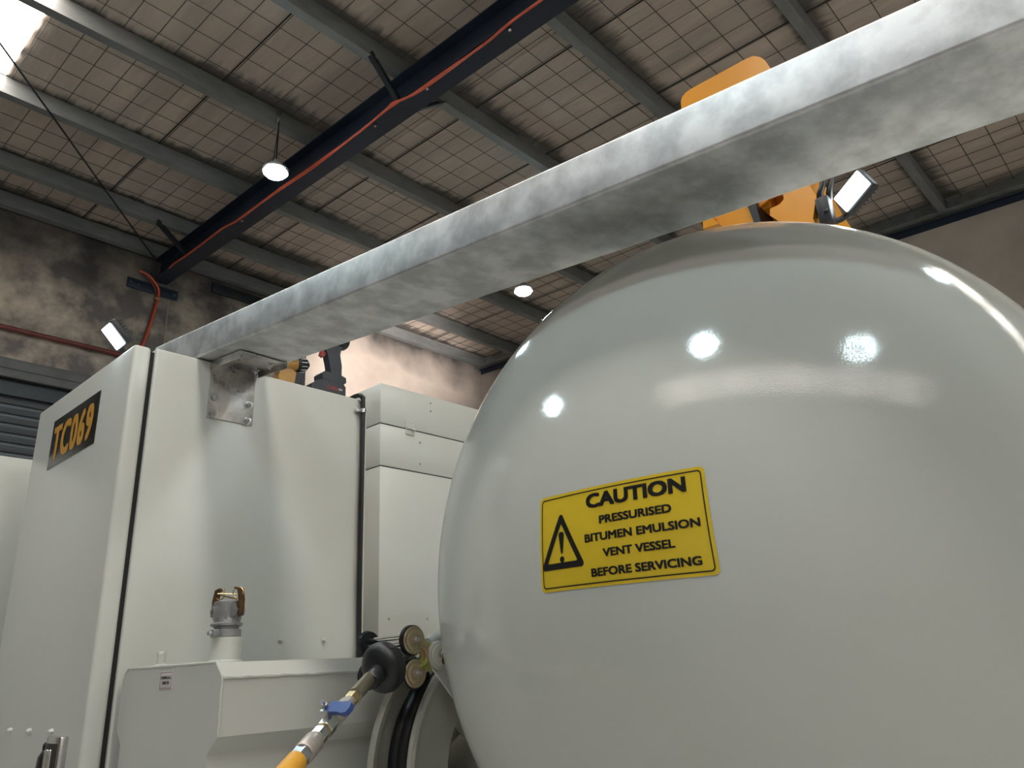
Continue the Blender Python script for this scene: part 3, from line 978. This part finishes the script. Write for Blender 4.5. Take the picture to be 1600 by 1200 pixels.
m_ = MB().cyl(c0 + V((-.028, -.01, .105)), c0 + V((.026, .004, .098)), .0018, seg=6)
m_.cyl(c0 + V((-.028, .008, .111)), c0 + V((.016, -.012, .109)), .0018, seg=6)
m_.build('lever_pin', 'brass', cm)

# ------------------------------------------------------------------ hose reel
RC = V((1.655, 0, 1.66))
YN, YFAR, RR = 1.58, 1.733, .345
hr = thing('hose_reel', (1.655, 1.66, .95), 'grey steel hose reel beside the tank end with black hose wound on', 'hose reel')
def flange(y0, y1, name, sgn):
    m_ = MB()
    pr = [(0, .225), (0, .325), (-.010, .332), (-.012, .345), (-.004, .3505), (.008, .349), (.012, .340), (.006, .330), (.004, .32), (.004, .225)]
    m_.lathe([(t, r) for t, r in pr] + [(0, .225)], V((RC.x, y0, RC.z)), (0, sgn, 0), seg=96, cap0=False, cap1=False)
    return m_.build(name, 'reelpaint', hr)
flange(YN, 0, 'flange', -1)
flange(YFAR, 0, 'flange', 1)
m_ = MB().lathe([(0, .226), (.01, .22), (YFAR - YN - .01, .22), (YFAR - YN, .226)], V((RC.x, YN, RC.z)), (0, 1, 0), seg=64, cap0=False, cap1=False)
m_.build('drum', 'reelpaint', hr)
m_ = MB()
for k in range(6):
    a = math.radians(60 * k + 20)
    d = V((math.cos(a), 0, math.sin(a)))
    m_.obox(V((RC.x, YN + .05, RC.z)) + d * .15, (d, (0, 1, 0), d.cross(V((0, 1, 0)))), (.17, .006, .03), bevel=.001)
m_.build('spoke', 'reelpaint', hr)
MB().lathe([(-.05, .03), (-.045, .05), (.02, .075), (.06, .08), (.16, .08), (.20, .05)], V((RC.x, YN, RC.z)), (0, 1, 0), seg=32).build('hub', 'reelpaint', hr)
m_ = MB()
for x in (RC.x - .16, RC.x + .16):
    m_.box((x - .03, YFAR + .015, .95), (x + .03, YFAR + .035, 1.66))
m_.box((RC.x - .19, YFAR + .012, 1.60), (RC.x + .19, YFAR + .03, 1.70), bevel=.003)
m_.build('stand', 'reelpaint', hr)
# guide arm and its pivot
pv = V((1.362, 1.524, 1.943))
ad = V((.25, 0, -.262)).normalized()
an = V((ad.z, 0, -ad.x))
caps = [(.034 * math.cos(math.radians(a)), .034 * math.sin(math.radians(a))) for a in range(90, 271, 15)] + [(.36, -.034), (.36, .034)]
MB().prism(caps, pv - V((0, -.004, 0)), ad, an, .006, bevel=.0015).build('guide_arm', 'paint', hr)
MB().lathe([(0, .034), (.003, .0335), (.004, .026), (.007, .025), (.008, .018)], pv, (0, -1, 0), seg=28).build('pivot_washer', 'nylon', hr)
bolt('bolt', pv + V((0, -.008, .004)), (0, -1, 0), hr, .008, .008, 'pinkmetal')
bolt('bolt', pv + V((.010, -.006, -.014)), (0, -1, 0), hr, .006, .010, 'bronze')
# fairlead
R1, R2 = V((1.288, 1.53, 1.980)), V((1.292, 1.53, 1.903))
for c in (R1, R2):
    MB().lathe([(0, .030), (.002, .036), (.012, .037), (.016, .034)], c + V((0, .003, 0)), (0, 1, 0), seg=32).build('roller_disc', 'rubber', hr)
    MB().lathe([(0, .033), (.002, .0335), (.004, .031), (.0035, .024), (.006, .021), (.006, .014)], c + V((0, .003, 0)), (0, -1, 0), seg=32).build('roller_cap', 'iridescent', hr)
    bolt('bolt', c + V((0, -.003, 0)), (0, -1, 0), hr, .007, .007, 'pinkmetal')
for c, y in ((R1, 1.705), (R2, 1.705)):
    MB().lathe([(0, .022), (.004, .032), (.014, .035), (.022, .030)], c + V((0, y - 1.53, 0)), (0, 1, 0), seg=32).build('roller_disc', 'rubber', hr)
    m_ = MB()
    for q in ((0, .010), (.010, -.006), (-.010, -.006)):
        m_.cyl(c + V((q[0], .015, q[1])), c + V((q[0], y - 1.53, q[1])), .0065, seg=12)
    m_.build('roller_rod', 'chrome', hr)
m_ = MB()
def lobe(c, r, a0, a1, n=10):
    return [(c.x + r * math.cos(math.radians(a0 + (a1 - a0) * i / n)), c.z + r * math.sin(math.radians(a0 + (a1 - a0) * i / n))) for i in range(n + 1)]
poly = lobe(R1, .022, 200, 20) + [(1.335, 1.972)] + lobe(pv, .030, 75, -75, 6) + [(1.335, 1.910)] + lobe(R2, .022, -20, -200) + [(1.302, 1.925), (1.308, 1.942), (1.302, 1.958)]
m_.prism(poly[::-1], (0, 1.5335, 0), (1, 0, 0), (0, 0, 1), .004, bevel=.0012)
m_.tube([(1.300, 1.5305, 1.967), (1.322, 1.5295, 1.957), (1.328, 1.5295, 1.942), (1.322, 1.5295, 1.926), (1.302, 1.5305, 1.915)], .0055, seg=10, smooth=5)
m_.build('fairlead_plate', 'passivated', hr)
MB().tube([(1.37, 1.575, 1.975), (1.42, 1.585, 1.993), (1.47, 1.6, 2.003), (1.60, 1.62, 2.005)], .013, seg=12, smooth=4).build('frame_tube', 'paint', hr)
MB().box((1.30, 1.63, 1.918), (1.36, 1.66, 1.966), bevel=.003).build('guide_block', 'nylon', hr)

# hose with stopper ball, ball valve and couplings
A_, B_ = V((1.10, 1.458, 1.898)), V((.80, 1.278, 1.762))
ax = (B_ - A_).normalized()
LN = (B_ - A_).length
P = lambda t: A_ + ax * (LN * t)
hs = thing('hose', (1.4, 1.66, 1.7), 'black hose coming off the reel to a stopper ball, ball valve and yellow tail', 'hose')
m_ = MB()
hel = []
n_ = 3 * 72
for i in range(n_ + 1):
    a = math.radians(118 + 5 * i)
    y = 1.722 - (1.722 - 1.615) * i / n_
    hel.append(V((RC.x + .272 * math.cos(a), y, RC.z + .272 * math.sin(a))))
lead = [V((1.19, 1.506, 1.918)), V((1.235, 1.55, 1.932)), V((1.29, 1.60, 1.942)), V((1.36, 1.655, 1.938)), V((1.44, 1.70, 1.912))]
m_.tube(lead + hel[2:], .0245, seg=12, caps=True)
m_.tube([(RC.x + .262 * math.cos(a), 1.66 + .002, RC.z + .262 * math.sin(a)) for a in [2 * math.pi * i / 72 for i in range(72)]], .03, seg=12, closed=True)
m_.build('wound_hose', 'rubber', hs)
m_ = MB()
random.seed(11)
a = 178
while a < 232:
    l = random.choice((.5, .9, 1.4))
    def pt(ang, off):
        q = math.radians(ang)
        return V((RC.x + (.272 + .0236) * math.cos(q), 1.655 + off - .006, RC.z + (.272 + .0236) * math.sin(q)))
    m_.raw([pt(a, -.002), pt(a + l, -.002), pt(a + l, .002), pt(a, .002)], [(0, 1, 2, 3)])
    a += l + random.choice((.5, .8, 1.8))
m_.build('printed_marking', 'white_print', hs)
bcn = V((1.160, 1.487, 1.920))
m_ = MB()
bax = V((-.95, -.10, -.25)).normalized()
m_.lathe([(.034 * math.copysign(abs(math.cos(q)) ** .75, -math.cos(q)), .0565 * math.sin(q) ** .8) for q in [math.pi * i / 28 for i in range(29)]], bcn, bax, seg=44, cap0=False, cap1=False)
bo_ = m_.build('stopper_ball', 'rubber', hs)
m_ = MB().lathe([(-.0015, .056), (0, .0572), (.0015, .056)], bcn, bax, seg=44, cap0=False, cap1=False)
m_.build('ball_seam', 'seal', bo_)
side_ = bax.cross(V((0, 0, 1))).normalized()
tops_ = side_.cross(bax)
for d in (tops_ * .8 + side_ * -.6, tops_ * .25 + side_ * .97, tops_ * -.4 - side_ * .9):
    d = d.normalized()
    MB().cyl(bcn + d * .044, bcn + d * .0572, .008, seg=14).build('clamp_screw', 'dark', bo_)
MB().lathe([(0, .020), (.03, .0195), (.050, .0175), (.053, .015)], bcn + ax * .028, ax, seg=24).build('rubber_neck', 'rubber', hs)
MB().lathe([(0, .0145), (.002, .0152), (LN * .23, .0155), (LN * .232, .0163), (LN * .242, .0163), (LN * .244, .013)], P(.0), ax, seg=28).build('steel_tube', 'olive', hs)
MB().hexa(P(.243), P(.315), .0145).build('hex_nut', 'brass', hs)
vb = MB().lathe([(0, .0125), (.01, .013), (.02, .0165), (.05, .0178), (.075, .0168), (.085, .0155), (.10, .0155)], P(.30), ax, seg=28).build('valve_body', 'pinkmetal', hs)
MB().hexa(P(.555), P(.645), .0172).build('hex_nut', 'zinc', hs)
MB().cyl(P(.645), P(.662), .0155, seg=24).build('sealing_ring', 'brass', hs)
MB().hexa(P(.662), P(.735), .0165).build('hex_nut', 'zinc', hs)
MB().cyl(P(.735), P(.752), .0165, seg=24, ch=.002).build('sealing_ring', 'brass', hs)
MB().lathe([(0, .017), (.004, .0197), (.045, .0200), (.048, .0185)], P(.75), ax, seg=28).build('ferrule', 'pinkmetal', hs)
MB().hexa(P(.872), P(.955), .0185).build('hex_nut', 'zinc', hs)
MB().tube([P(.945), P(1.05), P(1.3), P(1.6) + V((0, 0, -.02)), P(2.0) + V((-.02, 0, -.12)), P(2.3) + V((0, 0, -.33)), P(2.35) + V((.10, .02, -.53)), P(2.2) + V((.22, .05, -.622))], .0193, seg=18, smooth=5).build('yellow_hose', 'yellow_hose', hs, 'orange yellow hose tail')
# lever: stem on the upper left of the valve, handle pointing right
ww = V((-.75, -.10, .65)).normalized()
st0 = P(.50) + ww * .008
sp = P(.50) + ww * .027
MB().cyl(st0, sp + ww * .004, .0085, seg=14).build('valve_stem', 'zinc', vb)
m_ = MB().hexa(sp + ww * .004, sp + ww * .012, .009)
m_.cyl(sp + ww * .012, sp + ww * .020, .0045, seg=10)
m_.build('stem_nut', 'chrome', vb)
hd = V((.10, -.99, -.05))
hd = (hd - ww * hd.dot(ww)).normalized()
hw = ww.cross(hd)
m_ = MB()
m_.prism([(-.012, -.009), (.012, -.009), (.03, -.010), (.03, .010), (-.012, .009)], sp + ww * .001, hd, hw, .003, bevel=.0008)
m_.build('lever_plate', 'zinc', vb)
m_ = MB()
m_.prism([(.008, -.009), (.014, -.0115), (.040, -.011), (.058, -.0135), (.067, -.010), (.070, 0), (.067, .010), (.058, .0135), (.040, .011), (.014, .0115), (.008, .009)], sp - ww * .003, hd, hw, .011, bevel=.0035)
m_.build('valve_lever', 'blue', vb, 'blue vinyl coated lever')

# ------------------------------------------------------------------ power tools on the cabinet
pd = thing('cordless_drill', (1.65, 2.52, 2.95), 'dark grey cordless drill with red trigger standing on the cabinet top', 'drill')
yd = 2.52
def slab(poly, half, name, mt, parent, y=yd, bev=.006):
    return MB().prism(poly, (0, y + half, 0), (1, 0, 0), (0, 0, 1), 2 * half, bevel=bev).build(name, mt, parent)
bt = slab([(1.572, 2.95), (1.732, 2.95), (1.732, 3.022), (1.722, 3.034), (1.62, 3.034), (1.60, 3.026), (1.572, 3.004)], .036, 'battery', 'tool_grey', pd)
slab([(1.625, 3.038), (1.728, 3.036), (1.738, 3.046), (1.736, 3.066), (1.700, 3.076), (1.632, 3.073), (1.622, 3.062)], .031, 'foot', 'tool_grey', pd)
slab([(1.672, 3.07), (1.722, 3.07), (1.722, 3.12), (1.712, 3.17), (1.722, 3.205), (1.65, 3.215), (1.632, 3.19), (1.652, 3.155), (1.662, 3.12)], .019, 'handle', 'tool_grey', pd, bev=.010)
slab([(1.624, 3.150), (1.638, 3.143), (1.652, 3.16), (1.642, 3.192), (1.624, 3.190), (1.630, 3.17)], .010, 'trigger', 'tool_red', pd, bev=.003)
m_ = MB().lathe([(0, .025), (.01, .034), (.06, .037), (.13, .037), (.15, .030), (.155, .02)], (1.755, yd, 3.238), (-1, 0, 0), seg=28)
m_.build('motor_housing', 'tool_grey', pd)
m_ = MB().lathe([(0, .026), (.03, .024), (.05, .018), (.055, .008)], (1.602, yd, 3.238), (-1, 0, 0), seg=24).build('chuck', 'rubber', pd)
m_ = MB()
vs, fs = text_geo('CORE', .05, .014, .035)
m_.raw([(1.668 + x, yd - .0364 - d, 3.006 + y) for x, y, d in vs], fs)
m_.build('lettering', 'tool_red', bt, normals=False)
m_ = MB()
vs, fs = text_geo('18V', .02, .009, .03)
m_.raw([(1.707 + x, yd - .0364 - d, 3.006 + y) for x, y, d in vs], fs)
m_.build('voltage_mark', 'white_print', bt, normals=False)

iy = 2.50
im = thing('impact_driver', (1.48, iy, 2.95), 'mustard and black impact driver leaning beside the bracket on the cabinet top', 'driver')
hx0 = V((1.412, iy, 3.052))
hax = V((.146, 0, .030)).normalized()
m_ = MB().lathe([(0, .018), (.006, .026), (.03, .030), (.085, .031), (.092, .029)], hx0, hax, seg=28)
hm = m_.build('motor_housing', 'tool_yellow', im)
m_ = MB().lathe([(.090, .030), (.097, .032), (.12, .030), (.14, .024), (.146, .015), (.152, .012)], hx0, hax, seg=28)
m_.build('nose_cone', 'rubber', im)
m_ = MB()
for k in range(12):
    a = 2 * math.pi * k / 12
    F = frame(hax)
    d = F @ V((math.cos(a), math.sin(a), 0))
    m_.obox(hx0 + hax * .118 + d * .0298, (hax, d.cross(hax), d), (.026, .003, .004))
m_.build('nose_vent', 'white_print', im)
slab([(1.436, 2.952), (1.486, 2.952), (1.494, 2.99), (1.500, 3.03), (1.470, 3.045), (1.432, 3.035), (1.425, 3.00)], .017, 'handle', 'tool_yellow', im, y=iy, bev=.007)
slab([(1.486, 2.952), (1.515, 2.952), (1.522, 3.0), (1.540, 3.035), (1.505, 3.035), (1.494, 2.99)], .015, 'grip', 'rubber', im, y=iy, bev=.006)
slab([(1.400, 3.03), (1.428, 3.02), (1.428, 3.075), (1.402, 3.078)], .020, 'rear_cap', 'rubber', im, y=iy, bev=.005)
F = frame(hax)
m_ = MB()
vs, fs = text_geo('DEWALT', .062, .011, .03)
m_.raw([hx0 + hax * (.052 + x) + V((-hax.z, 0, hax.x)) * (y + .006) + V((0, -.0312 - d, 0)) for x, y, d in vs], fs)
m_.build('lettering', 'ink', hm, normals=False)

# ------------------------------------------------------------------ orange crane folded on top of the tank
X0 = 1.80
kr = thing('folding_crane', (1.9, .68, 2.82), 'orange yellow folding crane on top of the tank behind the beam', 'crane')
def yz(poly, x, depth, name, mt, bev=.004, seg=2, label=None):
    # polygon given in (y, z), pushed towards +X
    return MB().prism(poly, (x, 0, 0), (0, 1, 0), (0, 0, 1), depth, bevel=bev, seg=seg).build(name, mt, kr, label)
yz([(.846, 3.04), (.797, 3.034), (.822, 3.078), (.868, 3.086), (.868, 3.2), (.82, 3.2), (.80, 3.10)][0:5] + [(.83, 3.2)], X0 - .02, .05, 'side_plate', 'crane', .002)
yz([(.794, 2.825), (.702, 2.825), (.702, 3.002), (.712, 3.07), (.715, 3.22), (.822, 3.22), (.822, 3.074), (.796, 3.034)], X0, .22, 'boom_section', 'crane', .004)
yz([(.702, 2.825), (.682, 2.825), (.684, 2.997), (.692, 3.065), (.693, 3.20), (.715, 3.20), (.714, 3.067), (.703, 3.0)], X0 - .012, .24, 'boom_band', 'black_steel', .002, label='black band')
yz([(.684, 2.825), (.606, 2.825), (.606, 3.2), (.69, 3.2)], X0 + .09, .12, 'boom_recess', 'crane', .003)
yz([(.632, 2.825), (.530, 2.825), (.545, 2.926), (.525, 2.983), (.543, 3.047), (.575, 3.17), (.606, 3.17), (.606, 3.014), (.620, 3.004), (.646, 3.004), (.650, 2.985), (.640, 2.972), (.628, 2.955)], X0 - .03, .26, 'knuckle', 'crane', .010, 3)
MB().hexa((X0 + .09, .622, 3.045), (X0 + .075, .622, 3.045), .012).build('bolt', 'zinc', kr)
MB().box((X0 + .02, .56, 2.8195), (X0 + .24, .86, 2.87), bevel=.01).build('base', 'black_steel', kr)
# guard plate standing up behind the beam
pt_ = [(.873, 3.40)] + [(.873, 3.50), (.872, 3.523), (.866, 3.537), (.853, 3.546), (.835, 3.549), (.65, 3.541), (.627, 3.537), (.608, 3.520), (.597, 3.501), (.585, 3.455), (.575, 3.40), (.575, 3.1), (.70, 3.05), (.80, 3.1)]
yz(pt_, X0 + .02, .012, 'guard_plate', 'crane', .003)
MB().obox((X0 + .06, .69, 3.26), ((1, 0, 0), (0, 1, 0), (0, 0, 1)), (.05, .05, .42), bevel=.004).build('guard_stay', 'crane', kr)
MB().tube([(X0 - .02, .50, 3.10), (X0 - .02, .505, 3.02), (X0 - .02, .52, 2.985), (X0 + .02, .53, 2.95)], .008, seg=10, smooth=5).build('hydraulic_hose', 'rubber', kr)
MB().tube([(X0, .485, 3.12), (X0, .487, 3.04), (X0 - .01, .50, 2.985), (X0 + .02, .52, 2.94)], .008, seg=10, smooth=5).build('hydraulic_hose', 'rubber', kr)

# ------------------------------------------------------------------ LED work lamps
def worklamp(corners, back, name, label, arm, foot):
    c = [V(p) for p in corners]
    ctr = sum(c, V()) / 4
    ux = ((c[1] - c[0]) + (c[2] - c[3])) / 2
    uy = ((c[3] - c[0]) + (c[2] - c[1])) / 2
    wx, wy = ux.length, uy.length
    ux.normalize()
    uy = (uy - ux * uy.dot(ux)).normalized()
    nz = ux.cross(uy)
    if nz.dot(V(back)) < 0:
        nz = -nz
    t = thing(name, tuple(V(foot)), label, 'lamp', 'LED work lamps')
    MB().obox(ctr, (ux, uy, nz), (wx, wy, .006), bevel=.002).build('lens', 'work', t)
    MB().obox(ctr + nz * .0165, (ux, uy, nz), (wx + .012, wy + .012, .026), bevel=.006).build('housing', 'black_steel', t)
    m_ = MB()
    for k in range(7):
        m_.obox(ctr + nz * .036 + uy * (wy * (k - 3) / 7.5), (ux, uy, nz), (wx * .9, .003, .014))
    m_.build('heat_fin', 'black_steel', t)
    MB().tube([ctr + nz * .03, *[V(p) for p in arm], V(foot)], .008, seg=10, smooth=3).build('bracket', 'black_steel', t)
    return t
WL2 = [(1.7913, .431, 3.026), (1.7867, .4082, 2.9746), (1.8073, .4673, 2.9167), (1.812, .4901, 2.9681)]
WL1 = [(.7995, 2.5449, 3.0229), (.7987, 2.4799, 3.0235), (.8522, 2.4588, 2.9671), (.853, 2.5238, 2.9665)]
worklamp(WL2, (1, 0, 0), 'work_lamp', 'bright square work lamp on black bracket beside the orange crane',
         [(1.848, .465, 2.955), (1.845, .50, 2.935)], (1.825, .535, 2.93))
m_ = MB().box((1.765, .498, 2.90), (1.80, .532, 2.975), bevel=.006)
m_.cyl((1.765, .51, 2.93), (1.758, .51, 2.93), .006, seg=8)
m_.build('mounting_clamp', 'black_steel', bpy.data.objects['work_lamp'])
worklamp(WL1, (1, 0, .5), 'work_lamp', 'bright work lamp sitting on the top corner of the number plate door',
         [(.85, 2.53, 2.985), (.88, 2.54, 2.965)], (.885, 2.54, 2.945))

# flood lamp on the far side of the cabinets, aimed at the back wall (the beam hides it from the camera)
FL = V((2.02, 3.28, 3.66))
fd = (V((6.15, 7.95, 5.95)) - FL).normalized()
fs_ = fd.cross(V((0, 0, 1))).normalized()
ft = fs_.cross(fd)
fl = thing('flood_lamp', (2.02, 3.28, 3.143), 'black flood lamp on a post behind the stepped cabinet, facing the rear wall', 'lamp')
MB().obox(FL, (fs_, ft, fd), (.14, .10, .04), bevel=.006).build('housing', 'black_steel', fl)
MB().obox(FL + fd * .021, (fs_, ft, fd), (.12, .08, .004)).build('lens', 'work', fl)
MB().cyl((2.02, 3.28, 3.143), (2.02, 3.28, 3.62), .012, seg=10).build('post', 'black_steel', fl)
MB().box((1.995, 3.255, 3.1425), (2.045, 3.305, 3.15)).build('foot_plate', 'black_steel', fl)
ld = bpy.data.lights.new('flood_light', 'SPOT')
ld.energy = FLOOD_WATTS
ld.spot_size = math.radians(25)
ld.spot_blend = 1.0
ld.shadow_soft_size = .04
ld.color = (1.0, .91, .85)
lo = bpy.data.objects.new('flood_light', ld)
COL.objects.link(lo)
lo.parent = fl
lm = Matrix((fs_, ft, -fd)).transposed().to_4x4()
lm.translation = FL + fd * .05 - fl.location
lo.matrix_local = lm
